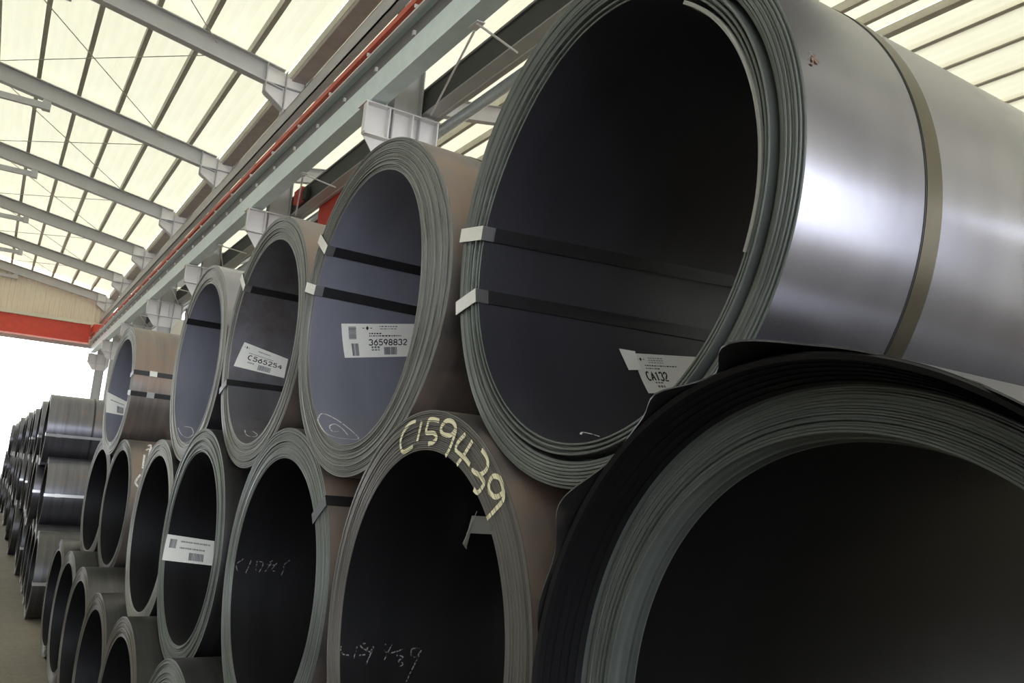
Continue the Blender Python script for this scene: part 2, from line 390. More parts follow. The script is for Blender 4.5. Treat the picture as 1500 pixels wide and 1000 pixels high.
# lacing rods between the two girders
lz = H+4.955
for k, y in enumerate(FRAMES[1:9]):
    lab = {34.4: 'third pair of lacing rods from the far end, beyond the fifth coil', 28.4: 'lacing rods between the girders behind the fourth coil', 22.4: 'lacing rods between the girders behind the third coil', 10.4: 'lacing rods crossing between the girders beside the largest coil', 16.4: 'lacing rods between the girders behind the second coil'}.get(round(y, 1), 'lacing rods between the girders at the portal frame %s' % ('nearest the end wall' if y > 38 else 'just above the camera' if y > 0 else 'right behind the camera' if y > -5 else 'second behind the camera'))
    t = thing('lacing_rods', lab, 'rods', (4.2, y, lz), 'girder lacing')
    MB().tube((4.46-4.2, -0.3, -0.01), (3.86-4.2, -2.6, -0.01), 0.014, 8).obj('rod', M_FRAMEL, t, smooth=40)
    MB().tube((3.80-4.2, -2.75, -0.012), (4.48-4.2, -2.5, -0.012), 0.014, 8).obj('rod', M_FRAMEL, t, smooth=40)
    MB().box(-0.42, -0.32, -2.8, -2.6, -0.014, 0.0).obj('gusset', M_FRAMEL, t)
# eave strut
es = thing('eave_strut', 'grey channel strut tying the column heads together', 'beam', (3.9, ya, H+6.46))
e = MB(); e.box(3.83, 3.85, ya, yb, H+6.46, H+6.74); e.box(3.83, 3.975, ya, yb, H+6.46, H+6.48); e.box(3.83, 3.975, ya, yb, H+6.72, H+6.74)
at_g(e, 'channel', M_FRAME, es, 3.9, H+6.46)
# red crane near the end wall
cr = thing('overhead_crane', 'red overhead crane spanning the bay in front of the end wall', 'crane', (-6, 45.2, H+5.74))
cb = MB(); cb.box(-9.6, 9.4, -0.28, 0.28, -0.42, 0.40); cb.obj('bridge_girder', M_RED, cr)
MB().box(-9.6, 9.6, -0.42, -0.29, 0.40, 0.55).obj('walkway_edge', M_CLAD, cr)
MB().box(-9.6, 9.4, -0.34, 0.34, -0.47, -0.425).obj('lower_flange', M_RED, cr)
MB().box(9.45, 9.95, -1.2, 0.9, 0.0, 0.36).obj('end_carriage', M_RED, cr)
for yy in (-0.9, 0.6): MB().tube((9.72, yy, 0.10), (9.84, yy, 0.10), 0.12, 16).obj('wheel', M_BLACK, cr, smooth=40)
# red crane parts in the next bay
c2 = thing('crane_carriage', 'red crane end carriage under the dark girder, left of the second coil', 'crane', (4.92, 14.7, H+4.72))
MB().box(-0.225, -0.155, -0.75, 0.7, -0.17, 0.40).obj('carriage_body', M_RED, c2)
MB().box(-0.225, -0.155, 0.72, 1.25, -0.15, 0.05).obj('motor', M_BLACK, c2)
MB().box(-0.15, 14.0, -0.3, 0.35, -0.15, 0.17).obj('bridge_girder', M_RED, c2)
c3 = thing('warning_lamp', 'small red box with black bracket on the dark girder above the third coil', 'lamp', (4.40, 15.7, H+5.18))
MB().box(-0.08, 0.02, -0.28, 0.18, -0.10, 0.16).obj('red_case', M_RED, c3)
MB().box(-0.06, 0.02, -0.55, -0.30, -0.12, 0.10).obj('black_bracket', M_BLACK, c3)

# ------------------------------------------------------------------ steel coils
D0 = 0.78655
L = 1.25
def bump(t, c, wd):
    d = (t-c+PI) % (2*PI)-PI
    return math.exp(-(d/wd)**2)
class Coil:
    def __init__(s, y, z, dx, ri, ro, ty=0, tz=0, name='steel_coil', label='', group='steel coils', seg=160,
                 out='grey', bore='blue', edge='grey', wraps=18, prot=0.003, profile=None, din=None, dout=None, length=L, cat='coil'):
        s.ri, s.ro, s.seg, s.L = ri, ro, seg, length
        s.din = din or (lambda t: 0.0); s.dout = dout or (lambda t: 0.0)
        a = Vector((1, ty, tz)).normalized(); u = Vector((0, 1, 0)); u = (u-a*u.dot(a)).normalized(); ww = a.cross(u)
        s.root = thing(name, label, cat, group=group)
        mt = Matrix((a, u, ww)).transposed().to_4x4()
        mt.translation = Vector((D0+dx, y, H+z))-ww*ro
        s.root.matrix_world = mt
        s.off = (0, 0, ro)
        if profile is None:
            profile = []; n = wraps; th = (ro-ri)/n; drift = 0
            for i in range(n):
                ra = ro-th*i; rb = ra-th
                x = random.uniform(-prot, prot)+0.004*math.sin(i*0.7)*prot/0.003*0.4
                if i == 0: x = 0.0
                profile += [(x+0.0012, ra-0.0001), (x, ra-th*0.18), (x, rb+th*0.18), (x+0.0012, rb+0.0001)]
                profile += [(max(x, 0)+0.004, rb+0.00005)] if i < n-1 else []
        s.prof = profile
        s.xmin = min(p[0] for p in profile)
        s.lathe(profile).obj('wrap_edges', M_EDGE[edge], s.root, s.off, 35)
        xo, xi = min(0.0, profile[0][0]) if profile[0][0] > 0.05 else profile[0][0], profile[-1][0]
        s.lathe([(s.L, ri), (s.L, ro), (s.L*0.5, ro), (xo, ro)]).obj('outer_sheet', M_OUT[out], s.root, s.off, 35)
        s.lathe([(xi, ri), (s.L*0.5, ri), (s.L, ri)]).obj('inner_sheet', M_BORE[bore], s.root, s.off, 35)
    def rr(s, r, t):
        k = min(1, max(0, (r-s.ri)/(s.ro-s.ri)))
        return r+(1-k)*s.din(t)+k*s.dout(t)
    def P(s, x, r, t):
        q = s.rr(r, t); return (x, q*math.cos(t), q*math.sin(t))
    def lathe(s, prof, t0=None, t1=None, xf=None, rf=None):
        b = MB(); n = s.seg; full = t0 is None
        if full: ts = [2*PI*i/n for i in range(n)]
        else:
            m = max(4, int(n*abs(t1-t0)/(2*PI))); ts = [t0+(t1-t0)*i/m for i in range(m+1)]
        for i, t in enumerate(ts):
            for j, (x, r) in enumerate(prof):
                b.v.append(s.P(x+(xf(t, j) if xf else 0), r+(rf(t, j) if rf else 0), t))
        k = len(prof); N = len(ts)
        for i in range(N if full else N-1):
            i2 = (i+1) % N
            for j in range(k-1): b.f.append((i*k+j, i*k+j+1, i2*k+j+1, i2*k+j))
        return b
    def strap(s, th0, slope=0.0, width=0.031, mat=None, name='steel_strap'):
        """flat band through the bore, over the face and back along the outside; th in degrees"""
        t = math.radians(th0); sl = math.radians(slope); e = 0.0016
        xf = s.xmin-e
        path = [(s.L, s.ri-e, 0, -1), (s.L*0.5, s.ri-e, 0, -1), (0.022, s.ri-e, 0, -1), (xf, s.ri-e, -0.7, -0.7),
                (xf, (s.ri+s.ro)/2, -1, 0), (xf, s.ro+e, -0.7, 0.7), (0.03, s.ro+e, 0, 1), (s.L*0.5, s.ro+e, 0, 1), (s.L, s.ro+e, 0, 1)]
        b = MB(); hw = width/2; th = 0.0014
        for x, r, nx, nr in path:
            tt = t+sl*max(0, x)
            for sg, o in ((-1, 0), (1, 0), (1, th), (-1, th)):
                q = s.rr(r, tt)+nr*o
                c, sn = math.cos(tt), math.sin(tt); w_ = sg*hw
                # stay on the curved sheet across the width
                sag = (q-math.sqrt(max(q*q-w_*w_, 0)))
                qq = q-sag if nr < 0 else q-sag*0.3
                b.v.append((x+nx*o, qq*c-w_*sn, qq*sn+w_*c))
        for i in range(len(path)-1):
            for j in range(4): b.f.append((i*4+j, i*4+(j+1) % 4, i*4+4+(j+1) % 4, i*4+4+j))
        o = b.obj(name, mat or M_STRAP, s.root, s.off)
        if mat is None:                              # bore run is the same steel, its shade put into the colour
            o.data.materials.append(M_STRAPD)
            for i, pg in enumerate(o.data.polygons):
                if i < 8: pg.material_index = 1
        sb = MB(); x0 = 0.10
        tt = t+sl*x0
        q = s.rr(s.ro, tt)+e+th
        vs = [(x, (q+o_)*math.cos(tt)-w_*math.sin(tt), (q+o_)*math.sin(tt)+w_*math.cos(tt)) for x in (x0, x0+0.05) for w_ in (-hw-0.003, hw+0.003) for o_ in (-0.002, 0.004)]
        sb.add(vs, [(0, 1, 3, 2), (4, 6, 7, 5), (0, 4, 5, 1), (2, 3, 7, 6), (0, 2, 6, 4), (1, 5, 7, 3)])
        sb.obj('strap_seal', M_STRAP, o)
        return o
    def girth(s, x0, x1, mat, name='girth_band', e=0.0015):
        return s.lathe([(x0, s.ro), (x0, s.ro+e), (x1, s.ro+e), (x1, s.ro)]).obj(name, mat, s.root, s.off, 35)
    # --- strokes and stickers -----------------------------------------------------
    def ribbon(s, lines, width, mp, mat, name, parent=None, off=None, smooth=False):
        """lines in metric (p,q); mp maps (p,q) to a local point"""
        b = MB()
        if smooth:                                   # Catmull-Rom through the points
            out = []
            for ln in lines:
                q = [ln[0]]+list(ln)+[ln[-1]]; o = []
                for i in range(1, len(q)-2):
                    for k in range(6):
                        t = k/6
                        o.append(tuple(0.5*(2*q[i][d]+(q[i+1][d]-q[i-1][d])*t+(2*q[i-1][d]-5*q[i][d]+4*q[i+1][d]-q[i+2][d])*t*t+(3*q[i][d]-q[i-1][d]-3*q[i+1][d]+q[i+2][d])*t**3) for d in (0, 1)))
                out.append(o+[ln[-1]])
            lines = out
        for ln in lines:
            pts = []
            for a, c in zip(ln, ln[1:]):
                d = math.hypot(c[0]-a[0], c[1]-a[1]); m = max(1, int(d/0.006))
                pts += [(a[0]+(c[0]-a[0])*i/m, a[1]+(c[1]-a[1])*i/m) for i in range(m)]
            pts.append(ln[-1]); base = len(b.v)
            for i, p in enumerate(pts):
                q0 = pts[max(0, i-1)]; q1 = pts[min(len(pts)-1, i+1)]
                dx, dy = q1[0]-q0[0], q1[1]-q0[1]; d = math.hypot(dx, dy) or 1
                nx, ny = -dy/d*width/2, dx/d*width/2
                b.v.append(mp(p[0]+nx, p[1]+ny)); b.v.append(mp(p[0]-nx, p[1]-ny))
            for i in range(len(pts)-1): b.f.append((base+2*i, base+2*i+1, base+2*i+3, base+2*i+2))
        return b.obj(name, mat, parent or s.root, s.off if off is None else off)
    def face_strokes(s, strokes, width, mat, name, x=None):
        xx = (s.xmin if x is None else x)-0.0012; rm = (s.ri+s.ro)/2
        ls = [[(r, math.radians(t)*rm) for r, t in st] for st in strokes]
        return s.ribbon(ls, width, lambda p, q: s.P(xx, p, q/rm), mat, name, smooth=True)
    def bore_strokes(s, strokes, width, mat, name):
        rm = s.ri-0.0015
        ls = [[(x, math.radians(t)*rm) for x, t in st] for st in strokes]
        return s.ribbon(ls, width, lambda p, q: s.P(p, rm, q/rm), mat, name, smooth=True)
    def outer_strokes(s, strokes, width, mat, name):
        rm = s.ro+0.0015
        ls = [[(x, math.radians(t)*rm) for x, t in st] for st in strokes]
        return s.ribbon(ls, width, lambda p, q: s.P(p, rm, q/rm), mat, name, smooth=True)
    def sticker(s, TL, TR, BR, BL, print_fn=None, lift=0.002, label=None):
        """white label stuck in the bore; corners as (x, degrees)"""
        def xy(a, t): return a[0]+0.0, math.radians(a[1])
        C = [xy(c, 0) for c in (TL, TR, BR, BL)]
        def st(u, v):
            x = (1-v)*((1-u)*C[0][0]+u*C[1][0])+v*((1-u)*C[3][0]+u*C[2][0])
            t = (1-v)*((1-u)*C[0][1]+u*C[1][1])+v*((1-u)*C[3][1]+u*C[2][1])
            return x, t
        b = MB(); nu, nv = 10, 8
        for k, r in enumerate((s.ri-lift, s.ri-lift+0.0008)):
            for j in range(nv+1):
                for i in range(nu+1):
                    x, t = st(i/nu, j/nv); b.v.append(s.P(x, r, t))
        n1 = (nu+1)*(nv+1)
        for j in range(nv):
            for i in range(nu):
                a = j*(nu+1)+i; b.f.append((a, a+1, a+nu+2, a+nu+1)); b.f.append((n1+a, n1+a+nu+1, n1+a+nu+2, n1+a+1))
        ring = [i for i in range(nu+1)]+[j*(nu+1)+nu for j in range(1, nv+1)]+[nv*(nu+1)+i for i in range(nu-1, -1, -1)]+[j*(nu+1) for j in range(nv-1, 0, -1)]
        for a, c in zip(ring, ring[1:]+ring[:1]): b.f.append((a, a+n1, c+n1, c))
        o = b.obj('paper_label', M_PAPER, s.root, s.off, 60)
        if label: o['label'] = label
        W = math.hypot(C[1][0]-C[0][0], (C[1][1]-C[0][1])*s.ri); Hh = math.hypot(C[3][0]-C[0][0], (C[3][1]-C[0][1])*s.ri)
        rp = s.ri-lift-0.0008
        def mp(p, q):
            x, t = st(p/W, q/Hh); return s.P(x, rp, t)
        def text(txt, u0, v0, h, wd=0.62, stroke=0.16, mat=M_INK, name='printed_number'):
            # u0,v0: upper-left as fraction; h: letter height in metres
            ls = []; px = u0*W
            for ch in txt:
                for pl in FONT.get(ch, []): ls.append([(px+x*h*wd, v0*Hh+y*h) for x, y in pl])
                px += h*wd*1.32
            s.ribbon(ls, h*stroke, mp, mat, name, o, (0, 0, 0))
        def bars(u0, u1, v0, v1, n, mat=M_INKG, vertical=True, name='barcode', seed=0):
            rnd = random.Random(seed); ls = []
            bb = MB()
            for i in range(n):
                if vertical:
                    c = u0+(u1-u0)*(i+0.5)/n; hw = (u1-u0)/n*rnd.uniform(0.25, 0.48); q = [(c-hw, v0), (c+hw, v0), (c+hw, v1), (c-hw, v1)]
                else:
                    c = v0+(v1-v0)*(i+0.5)/n; hw = (v1-v0)/n*rnd.uniform(0.25, 0.45); q = [(u0, c-hw), (u1, c-hw), (u1, c+hw), (u0, c+hw)]
                bb.add([mp(a*W, d*Hh) for a, d in q], [(0, 1, 2, 3)])
            bb.obj(name, mat, o)
        def line(u0, u1, v, h, seed=1, mat=M_INKG):
            rnd = random.Random(seed); bb = MB(); u = u0
            while u < u1:
                du = rnd.uniform(0.008, 0.03); bb.add([mp(a*W, d*Hh) for a, d in ((u, v-h), (u+du, v-h), (u+du, v+h), (u, v+h))], [(0, 1, 2, 3)]); u += du+0.010
            bb.obj('fine_print', mat, o)
        def diamond(u, v, ru, rv):
            bb = MB(); bb.add([mp(a*W, d*Hh) for a, d in ((u-ru, v), (u, v-rv), (u+ru, v), (u, v+rv))], [(0, 1, 2, 3)])
            for sg in (-1, 1):
                cu = u+sg*ru*2.6; bb.add([mp(a*W, d*Hh) for a, d in ((cu-ru*.5, v-rv*.2), (cu+ru*.5, v-rv*.2), (cu+ru*.5, v+rv*.2), (cu-ru*.5, v+rv*.2))], [(0, 1, 2, 3)])
            bb.obj('printed_emblem', M_INK, o)
        if print_fn: print_fn(text, bars, line, diamond)
        return o
def arc(cx, cy, rx, ry, a0, a1, n=10):
    return [(cx+rx*math.cos(math.radians(a0+(a1-a0)*i/n)), cy+ry*math.sin(math.radians(a0+(a1-a0)*i/n))) for i in range(n+1)]
FONT = {   # y runs downward, cell 1 x 1
 'C': [arc(0.5, 0.5, 0.5, 0.5, -50, -310, 14)],
 'A': [[(0, 1), (0.5, 0), (1, 1)], [(0.2, 0.65), (0.8, 0.65)]],
 '0': [arc(0.5, 0.5, 0.48, 0.5, 0, 360, 16)],
 '1': [[(0.2, 0.2), (0.55, 0), (0.55, 1)]],
 '2': [arc(0.5, 0.28, 0.45, 0.28, 190, 380, 9)+[(0.05, 1.0), (1, 1.0)]],
 '3': [arc(0.45, 0.26, 0.45, 0.26, 200, 430, 9), arc(0.45, 0.74, 0.5, 0.26, -70, 160, 9)],
 '4': [[(0.75, 1), (0.75, 0), (0, 0.68), (1, 0.68)]],
 '5': [[(0.9, 0), (0.15, 0), (0.1, 0.45)]+arc(0.45, 0.68, 0.5, 0.32, -110, 150, 10)],
 '6': [[(0.8, 0.0), (0.25, 0.4)]+arc(0.5, 0.68, 0.45, 0.32, -160, 200, 14)],
 '8': [arc(0.5, 0.25, 0.40, 0.25, 0, 360, 12), arc(0.5, 0.75, 0.48, 0.25, 0, 360, 12)],
 '9': [arc(0.5, 0.32, 0.45, 0.32, 0, 360, 14), [(0.95, 0.32), (0.5, 1.0)]],
}
R = math.radians
# --- the largest, nearest upper coil --------------------------------------------------
def profA():
    p = []; rnd = random.Random(4)
    e = 0.458
    edges = [0.458, 0.4525, 0.447, 0.4415, 0.436, 0.430, 0.4245, 0.419, 0.4125]
    for i, (a, c) in enumerate(zip(edges, edges[1:])):
        x = 0.0 if i == 0 else rnd.uniform(-0.004, 0.003)
        p += [(x+0.0015, a-0.0001), (x, a-0.0012), (x+0.0005, c+0.0012), (x+0.002, c+0.0001), (x+0.009, c+0.00005)]
    p += [(0.06, 0.412), (0.06, 0.4045)]
    edges = [0.404, 0.400, 0.3955, 0.391, 0.387, 0.383]
    for i, (a, c) in enumerate(zip(edges, edges[1:])):
        x = [-0.006, 0.004, -0.002, 0.006, 0.0][i]
        p += [(x+0.001, a), (x, a-0.001), (x, c+0.001), (x+0.001, c+0.0001)]
        if i < 4: p += [(x+0.012, c+0.00005)]
    return p
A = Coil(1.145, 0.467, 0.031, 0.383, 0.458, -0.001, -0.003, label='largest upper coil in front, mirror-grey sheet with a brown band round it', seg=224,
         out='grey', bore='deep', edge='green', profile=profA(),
         din=lambda t: -0.024*bump(t, R(40), R(34)), dout=lambda t: 0.022*bump(t, R(48), R(42)))
A.girth(0.252, 0.288, M_BAND, 'brown_band')
A.girth(0.249, 0.252, M_STRAPD, 'band_seam', 0.0008)
A.strap(8.6, 8.3, 0.030); A.strap(-11.8, 5.6, 0.030)
A.outer_strokes([[(0.024, 166.0), (0.026, 164.6), (0.030, 163.2)], [(0.034, 165.2), (0.035, 164.2)]], 0.010, M_BROWN, 'rust_spot')
# loose inner wrap end
lw = A.lathe([(-0.004, 0.375), (0.9, 0.375), (0.9, 0.369), (-0.004, 0.369), (-0.004, 0.375)], R(126), R(200),
             rf=lambda t, j: 0.0155*min(1, (t-R(126))/R(62)))
lw.obj('loose_inner_wrap', M_EDGE['pale'], A.root, A.off, 35)
def pA(text, bars, line, diamond):
    diamond(0.07, 0.14, 0.014, 0.05)
    for i in range(3): line(0.16, 0.34, 0.10+i*0.055, 0.010, 10+i)
    line(0.10, 0.48, 0.29, 0.014, 3, M_INK); line(0.10, 0.25, 0.36, 0.014, 4, M_INK)
    text('CA132', 0.075, 0.45, 0.023, 0.46, 0.19)
    line(0.15, 0.24, 0.72, 0.02, 5); line(0.16, 0.26, 0.82, 0.03, 6)
A.sticker((0.400, -21.2), (0.66, -16.5), (0.66, -31.5), (0.411, -37.2), pA, label='creased white label with CA132 in black')
fl = MB()
fp = [(0.362, -20.4, 0.382), (0.401, -21.0, 0.374), (0.406, -28.3, 0.374), (0.376, -28.5, 0.381)]
fl.v = [A.P(x, r, R(t)) for x, t, r in fp]+[A.P(x, r-0.0008, R(t)) for x, t, r in fp]
fl.f = [(0, 1, 2, 3), (7, 6, 5, 4), (0, 4, 5, 1), (1, 5, 6, 2), (2, 6, 7, 3), (3, 7, 4, 0)]
fl.obj('label_flap', M_PAPER, A.root, A.off)
A.bore_strokes([[(0.115, -68.5), (0.13, -66.3), (0.15, -67.0), (0.16, -68.4)]], 0.004, M_CHALKW, 'chalk_mark')
# --- second upper coil ----------------------------------------------------------------
B = Coil(2.175, 0.463, 0.024, 0.379, 0.465, 0.035, 0.001, label='second upper coil, white label 36598832 in its blue bore', seg=200, out='rust', bore='blue', edge='grey', wraps=19, prot=0.0022,
         din=lambda t: -0.034*bump(t, R(178), R(42)), dout=lambda t: 0.036*bump(t, R(176), R(40)))
B.girth(0.19, 0.235, M_STRAPD, 'dark_band')
B.strap(35.1, 0.6); B.strap(15.1, -0.8)
def pB(text, bars, line, diamond):
    bars(0.07, 0.15, 0.08, 0.46, 9, seed=1, vertical=False); bars(0.09, 0.165, 0.58, 0.95, 7, seed=2)
    diamond(0.27, 0.13, 0.016, 0.07); line(0.40, 0.60, 0.08, 0.016, 1); line(0.41, 0.58, 0.15, 0.012, 2)
    line(0.29, 0.42, 0.29, 0.018, 3, M_INK); line(0.29, 0.64, 0.36, 0.018, 4, M_INK)
    text('36598832', 0.285, 0.47, 0.0185, 0.74, 0.2)
    line(0.31, 0.40, 0.70, 0.03, 5); line(0.31, 0.40, 0.78, 0.02, 6); bars(0.45, 0.60, 0.70, 0.93, 13, seed=5)
B.sticker((0.098, 1.7), (0.42, 10.0), (0.42, -6.6), (0.118, -14.8), pB, label='white label with 36598832 and barcodes')
B.bore_strokes([[(-0.002, -54.8), (0.02, -49.5), (0.06, -52.9), (0.09, -61.0), (0.094, -69.4), (0.06, -71.6), (0.023, -71.2), (0.0, -66.5), (-0.002, -54.8)],
                [(0.046, -63.3), (0.026, -64.0), (0.027, -59.2), (0.048, -56.7), (0.064, -60.3), (0.068, -66.2)]], 0.0035, M_CHALKW, 'chalk_spiral')
# --- third, fourth, fifth upper coils ---------------------------------------------------
C_ = Coil(3.176, 0.474, 0.022, 0.383, 0.474, 0.040, -0.004, label='third upper coil, label C565254 slanting in its brown-stained bore', seg=180, out='rust', bore='brown', edge='grey', wraps=15, prot=0.003)
C_.strap(-21.0, 2.0, 0.026, M_STRAPD); C_.strap(40.0)
def pC(text, bars, line, diamond):
    diamond(0.10, 0.16, 0.016, 0.06); line(0.35, 0.62, 0.16, 0.02, 1); line(0.18, 0.70, 0.34, 0.014, 2)
    text('C565254', 0.20, 0.42, 0.020, 0.78, 0.2)
    line(0.22, 0.34, 0.72, 0.03, 4); bars(0.44, 0.70, 0.70, 0.93, 12, seed=7)
C_.sticker((0.049, 5.9), (0.242, -0.3), (0.232, -13.0), (0.018, -9.9), pC, label='white label with C565254 in black')
C_.bore_strokes([[(0.047, -58.7), (0.043, -64.5), (0.056, -67.2), (0.078, -66.3), (0.089, -62.8), (0.076, -59.5)]], 0.004, M_CHALKW, 'chalk_spiral')
D_ = Coil(4.207, 0.476, 0.001, 0.379, 0.469, 0.041, 0.003, label='fourth upper coil, glossy blue bore with no label', seg=160, out='grey', bore='blue', edge='pale', wraps=14)
D_.strap(38.5, 0, 0.035, M_STRAPD)
D_.bore_strokes([[(0.009, -54.4), (0.018, -64.0), (0.041, -68.8), (0.074, -61.2), (0.074, -52.8), (0.039, -51.7)]], 0.004, M_CHALKW, 'chalk_spiral')
E_ = Coil(6.872, 0.493, -0.016, 0.381, 0.475, 0.066, -0.004, label='fifth upper coil, standing alone past a gap, brown top and two straps', seg=144, out='rust', bore='blue', edge='pale', wraps=12)
E_.strap(167.0, 0, 0.034, M_STRAPD); E_.strap(-175.0, 0, 0.034, M_STRAPD)
E_.sticker((-0.012, 0.8), (0.154, -8.9), (0.156, -26.0), (0.0, -24.0), lambda text, bars, line, diamond: (bars(0.5, 0.8, 0.5, 0.9, 8), line(0.2, 0.8, 0.3, 0.03)), label='small white label')
# --- lower row ------------------------------------------------------------------------
def profP1():
    rnd = random.Random(8); p = [(0.0, 0.4655), (-0.003, 0.463), (0.001, 0.4575)]
    r = 0.4395; p = [(0.068, r)]
    while r > 0.389:
        th = rnd.uniform(0.0028, 0.0050); x = 0.075+rnd.uniform(-0.0025, 0.0025)
        p += [(x+0.001, r), (x, r-th*0.25), (x, r-th*0.75), (x+0.001, r-th+0.0001), (x+0.005, r-th+0.00005)]; r -= th
    p += [(0.088, r), (0.09, 0.386), (0.105, 0.3855), (0.105, 0.383), (0.118, 0.382), (0.12, 0.381)]
    return p
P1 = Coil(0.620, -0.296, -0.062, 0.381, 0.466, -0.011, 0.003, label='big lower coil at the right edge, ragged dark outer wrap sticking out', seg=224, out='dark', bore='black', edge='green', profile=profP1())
P1.lathe([(0.0, 0.4655), (-0.003, 0.463), (0.001, 0.4575), (0.012, 0.456), (0.010, 0.4545), (0.024, 0.4535), (0.021, 0.4515), (0.036, 0.4505), (0.034, 0.4485), (0.050, 0.4475), (0.046, 0.4455), (0.060, 0.444), (0.058, 0.442), (0.068, 0.4395)]).obj('telescoped_wraps', M_BORE['black'], P1.root, P1.off, 35)
def rag(t, j):
    d = math.degrees(t) % 360
    v = 0.010*math.sin(t*7+1)+0.006*math.sin(t*17)
    v += -0.030*math.exp(-((d-66)/5)**2)-0.025*math.exp(-((d-84)/6)**2)+0.02*math.exp(-((d-76)/4)**2)-0.018*math.exp(-((d-38)/6)**2)
    return v if j in (0, 3, 4) else 0
def ragr(t, j):
    d = math.degrees(t) % 360
    return 0.010*math.exp(-((d-84)/7)**2)+0.004*math.exp(-((d-66)/4)**2)+0.006*math.exp(-((d-32)/8)**2)+0.003*math.sin(t*9)*(1 if 0 < d < 130 else 0)
P1.lathe([(-0.004, 0.4685), (0.4, 0.4685), (0.4, 0.4665), (-0.004, 0.4665), (-0.004, 0.4685)], R(8), R(172), rag, ragr).obj('ragged_outer_wrap', M_OUT['dark'], P1.root, P1.off, 35)
chalk = [[(0.447, 82.3), (0.447, 77.9), (0.437, 74.0), (0.42, 71.8), (0.401, 72.3), (0.391, 74.5), (0.393, 80.9)], [(0.445, 86.2), (0.423, 85.1), (0.401, 83.8)],
 [(0.445, 97.1), (0.446, 91.4), (0.435, 90.2), (0.418, 89.8), (0.418, 94.8), (0.409, 97.0), (0.399, 95.1), (0.394, 91.8)],
 [(0.442, 107.2), (0.427, 105.5), (0.421, 100.9), (0.431, 98.8), (0.449, 101.2), (0.453, 105.0), (0.443, 107.4), (0.42, 107.2), (0.398, 106.3), (0.382, 104.9)],
 [(0.448, 113.0), (0.419, 110.1), (0.405, 110.8), (0.408, 115.5), (0.408, 120.0)], [(0.449, 117.3), (0.416, 115.6), (0.383, 113.2)],
 [(0.454, 122.6), (0.454, 126.4), (0.439, 127.9), (0.416, 126.1), (0.404, 121.7)], [(0.413, 125.2), (0.417, 129.2), (0.408, 129.6), (0.389, 128.9), (0.383, 126.4)],
 [(0.456, 137.7), (0.431, 136.3), (0.42, 133.2), (0.429, 131.4), (0.446, 131.5), (0.460, 133.8), (0.460, 135.9), (0.45, 138.8), (0.42, 138.7), (0.385, 138.0)]]
P2 = Coil(1.651, -0.312, 0.010, 0.381, 0.467, -0.002, 0.0, label='lower coil with C159439 chalked in yellow on its edge', seg=200, out='rust', bore='black', edge='brown', wraps=20, prot=0.001)
P2.face_strokes(chalk, 0.0095, M_CHALK, 'chalk_number')
P2.sticker((0.287, 39.5), (0.50, 39.5), (0.50, 31.0), (0.296, 31.0), None, 0.004, 'shaded label with a curled corner')
fl = MB(); fp = [(0.273, 46.0, 0.352), (0.262, 31.0, 0.330), (0.292, 26.0, 0.352), (0.290, 31.2, 0.372)]
fl.v = [P2.P(x, r, R(t)) for x, t, r in fp]+[P2.P(x+0.002, r, R(t)) for x, t, r in fp]
fl.f = [(0, 1, 2, 3), (7, 6, 5, 4), (0, 4, 5, 1), (1, 5, 6, 2), (2, 6, 7, 3), (3, 7, 4, 0)]
fl.obj('curled_corner', M_PAPER, P2.root, P2.off)
P2.bore_strokes([[(0.006, -12.5), (0.002, -14.3), (0.008, -16.1), (0.023, -16.6)], [(0.044, -13.7), (0.035, -17.8)], [(0.066, -12.7), (0.055, -12.9), (0.055, -13.9), (0.068, -15.1), (0.067, -16.4), (0.05, -16.7)], [(0.079, -13.6), (0.07, -14.5), (0.077, -15.7), (0.087, -13.9), (0.067, -19.9)], [(0.119, -13.0), (0.114, -15.1), (0.133, -16.2), (0.175, -14.6)], [(0.137, -12.8), (0.115, -18.6)], [(0.148, -17.1), (0.166, -17.8), (0.152, -19.2), (0.165, -20.1), (0.156, -21.2)], [(0.211, -15.0), (0.191, -15.0), (0.188, -17.3), (0.202, -17.9), (0.215, -15.9), (0.17, -26.6)]], 0.003, M_CHALKF, 'faint_chalk_number')
P3 = Coil(2.675, -0.338, 0.016, 0.380, 0.476, 0.034, -0.006, label='lower coil without a label between the chalked coil and a labelled coil', seg=180, out='rust', bore='black', edge='green', wraps=20, prot=0.0015)
P3.strap(145.5, 0, 0.032, M_STRAPD)
P3.bore_strokes([[(0.029, 4.7), (0.012, 2.7), (0.008, 1.0), (0.016, -1.6), (0.033, -2.5)], [(0.06, 6.1), (0.052, 1.5), (0.043, -2.5)], [(0.077, 3.9), (0.078, -1.5)], [(0.08, 3.8), (0.1, 2.8), (0.09, -1.8)], [(0.131, 3.7), (0.11, -1.7)], [(0.133, 4.4), (0.115, 2.2), (0.145, 2.0)], [(0.149, 3.1), (0.133, -0.5), (0.148, -1.2)], [(0.194, 4.8), (0.175, 2.2), (0.177, 0.0), (0.17, -3.2)]], 0.003, M_CHALKF, 'faint_chalk_number')
P4 = Coil(3.697, -0.328, -0.024, 0.380, 0.478, 0.042, -0.002, label='lower coil with a wide white label low in its bore', seg=160, out='dark', bore='black', edge='green', wraps=16)
P4.sticker((0.0, 2.4), (0.208, -1.1), (0.211, -17.5), (-0.010, -14.5), lambda text, bars, line, diamond: (bars(0.08, 0.22, 0.15, 0.5, 6), line(0.3, 0.9, 0.2, 0.03), line(0.3, 0.8, 0.45, 0.03), bars(0.5, 0.8, 0.6, 0.9, 10)), label='wide white label')
P5 = Coil(4.648, -0.351, -0.030, 0.380, 0.463, 0.042, -0.002, label='lower coil fifth from the right, below the fourth upper coil', seg=144, out='dark', bore='black', edge='pale', wraps=14)
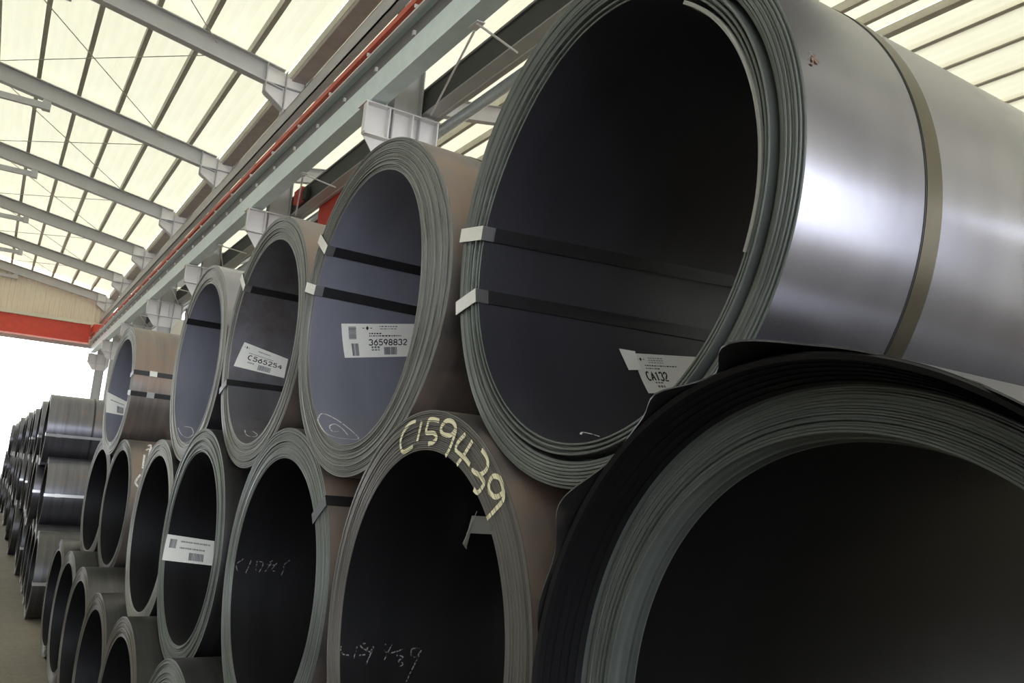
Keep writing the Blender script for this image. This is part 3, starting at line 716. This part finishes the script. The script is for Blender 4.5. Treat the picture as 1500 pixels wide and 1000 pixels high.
P6 = Coil(6.417, -0.325, 0.021, 0.381, 0.457, 0.062, -0.001, label='lower coil past the gap with chalk strokes on its brown side', seg=128, out='rust', bore='black', edge='brown', wraps=12)
P6.outer_strokes([[(0.053, 149.4), (0.024, 156.4), (0.045, 160.5)], [(0.082, 127.9), (0.064, 143.5)], [(0.096, 121.1), (0.124, 119.0), (0.096, 137.8)], [(0.12, 113.3), (0.139, 109.9), (0.115, 131.2)]], 0.012, M_CHALKW, 'chalk_number')
P7 = Coil(7.354, -0.325, -0.007, 0.381, 0.470, 0.066, -0.002, label='last lower coil of the near stack, two bright straps on its side', seg=128, out='dark', bore='black', edge='brown', wraps=12)
P7.strap(-160.0); P7.strap(179.0)
# --- bottom tier on the floor -----------------------------------------------------------
lower = [(0.620, -0.296, 0.466), (1.651, -0.312, 0.467), (2.675, -0.338, 0.476), (3.697, -0.328, 0.478), (4.648, -0.351, 0.463)]
def floor_coil(y, r, dx, label, edge, seg=144, bore='black', ty=0.0):
    c = Coil(y, -H+r+0.001, dx, r-0.085, r, ty, 0, label=label, group='bottom tier of the near stack', seg=seg, out='dark', bore=bore, edge=edge, wraps=14)
    return c
def rest_radius(y, up_):                # radius of a floor coil that touches the coil above it
    yy, z, ro = up_; c = z+H; h2 = (y-yy)**2
    return (h2+c*c-ro*ro)/(2*(c+ro))-0.003
names = ['bottom coil below the ragged coil and the chalked coil', 'bottom coil below the chalked coil and its left neighbour', 'bottom coil below the third and fourth lower coils', 'bottom coil below the fourth and fifth lower coils']
for i in range(4):
    a, b_ = lower[i], lower[i+1]; y = (a[0]+b_[0])/2
    r = min(rest_radius(y, a), rest_radius(y, b_))
    floor_coil(y, r, [-0.05, -0.09, -0.12, -0.14][i], names[i], ['green', 'grey', 'green', 'brown'][i], ty=[-0.005, 0.016, 0.038, 0.042][i])
for y, upc, lab in ((4.648+0.43, lower[4], 'bottom coil at the left foot of the near stack'),
                    (6.417-0.43, (6.417, -0.325, 0.457), 'bottom coil past the gap, right of its pair'),
                    (7.354+0.46, (7.354, -0.325, 0.470), 'bottom coil at the far foot of the near stack')):
    floor_coil(y, rest_radius(y, upc), -0.15, lab, 'brown', 112, ty=0.05)
y = (6.417+7.354)/2
floor_coil(y, min(rest_radius(y, (6.417, -0.325, 0.457)), rest_radius(y, (7.354, -0.325, 0.470))), -0.15, 'bottom coil between the two lower coils past the gap', 'grey', 112, ty=0.06)

# --- far three-tier stack -----------------------------------------------------------------
rF = 0.408
masters = []
k = 0
for tier in range(3):
    n_t = 27 - 2*tier if tier else 27
    for i in range(n_t):
        y = (9.60 if tier == 0 else 10.42+tier*rF*1.004)+i*rF*2.012
        z = -H+rF+0.001+tier*(rF*math.sqrt(3)*1.004)
        dx = -0.20+random.uniform(-0.05, 0.05)-(0.0 if i else 0.01)
        lab = ('small dark coil deep in the far three-high stack', 'far stack of small dark coils')
        if i < 8: lab = ('%s coil of the %s column of the far stack of small dark coils' % (('bottom', 'middle', 'top')[tier], ('first', 'second', 'third', 'fourth', 'fifth', 'sixth', 'seventh', 'eighth')[i]), lab[1])
        if i == 0: lab = (['nearest bottom coil of the far stack', 'nearest middle coil of the far stack, grey side with a bright streak', 'nearest top coil of the far stack, pale shining side'][tier], lab[1])
        if len(masters) < 3:
            if i == 0:
                c = Coil(y, z, dx, 0.335, rF, label=lab[0], group=lab[1], seg=80, out=['dark', 'mid', 'mid'][tier], bore='black', edge='brown', wraps=7)
                c.strap(-178.0+random.uniform(-10, 10)); c.girth(0.45, 0.47, M_STRAPD)
                mm = c
                if tier == 2: masters.append(c)
                tier_m = c
                continue
        base = tier_m
        r = base.root.copy(); COL.objects.link(r); r['label'] = lab[0]; r['group'] = lab[1]
        m2 = base.root.matrix_world.copy(); m2.translation = (D0+dx, y, H+z-rF); r.matrix_world = m2
        for ch in list(base.root.children):
            if ch.name.startswith(('steel_strap', 'girth')) and i > 6: continue
            q = ch.copy(); COL.objects.link(q); q.parent = r
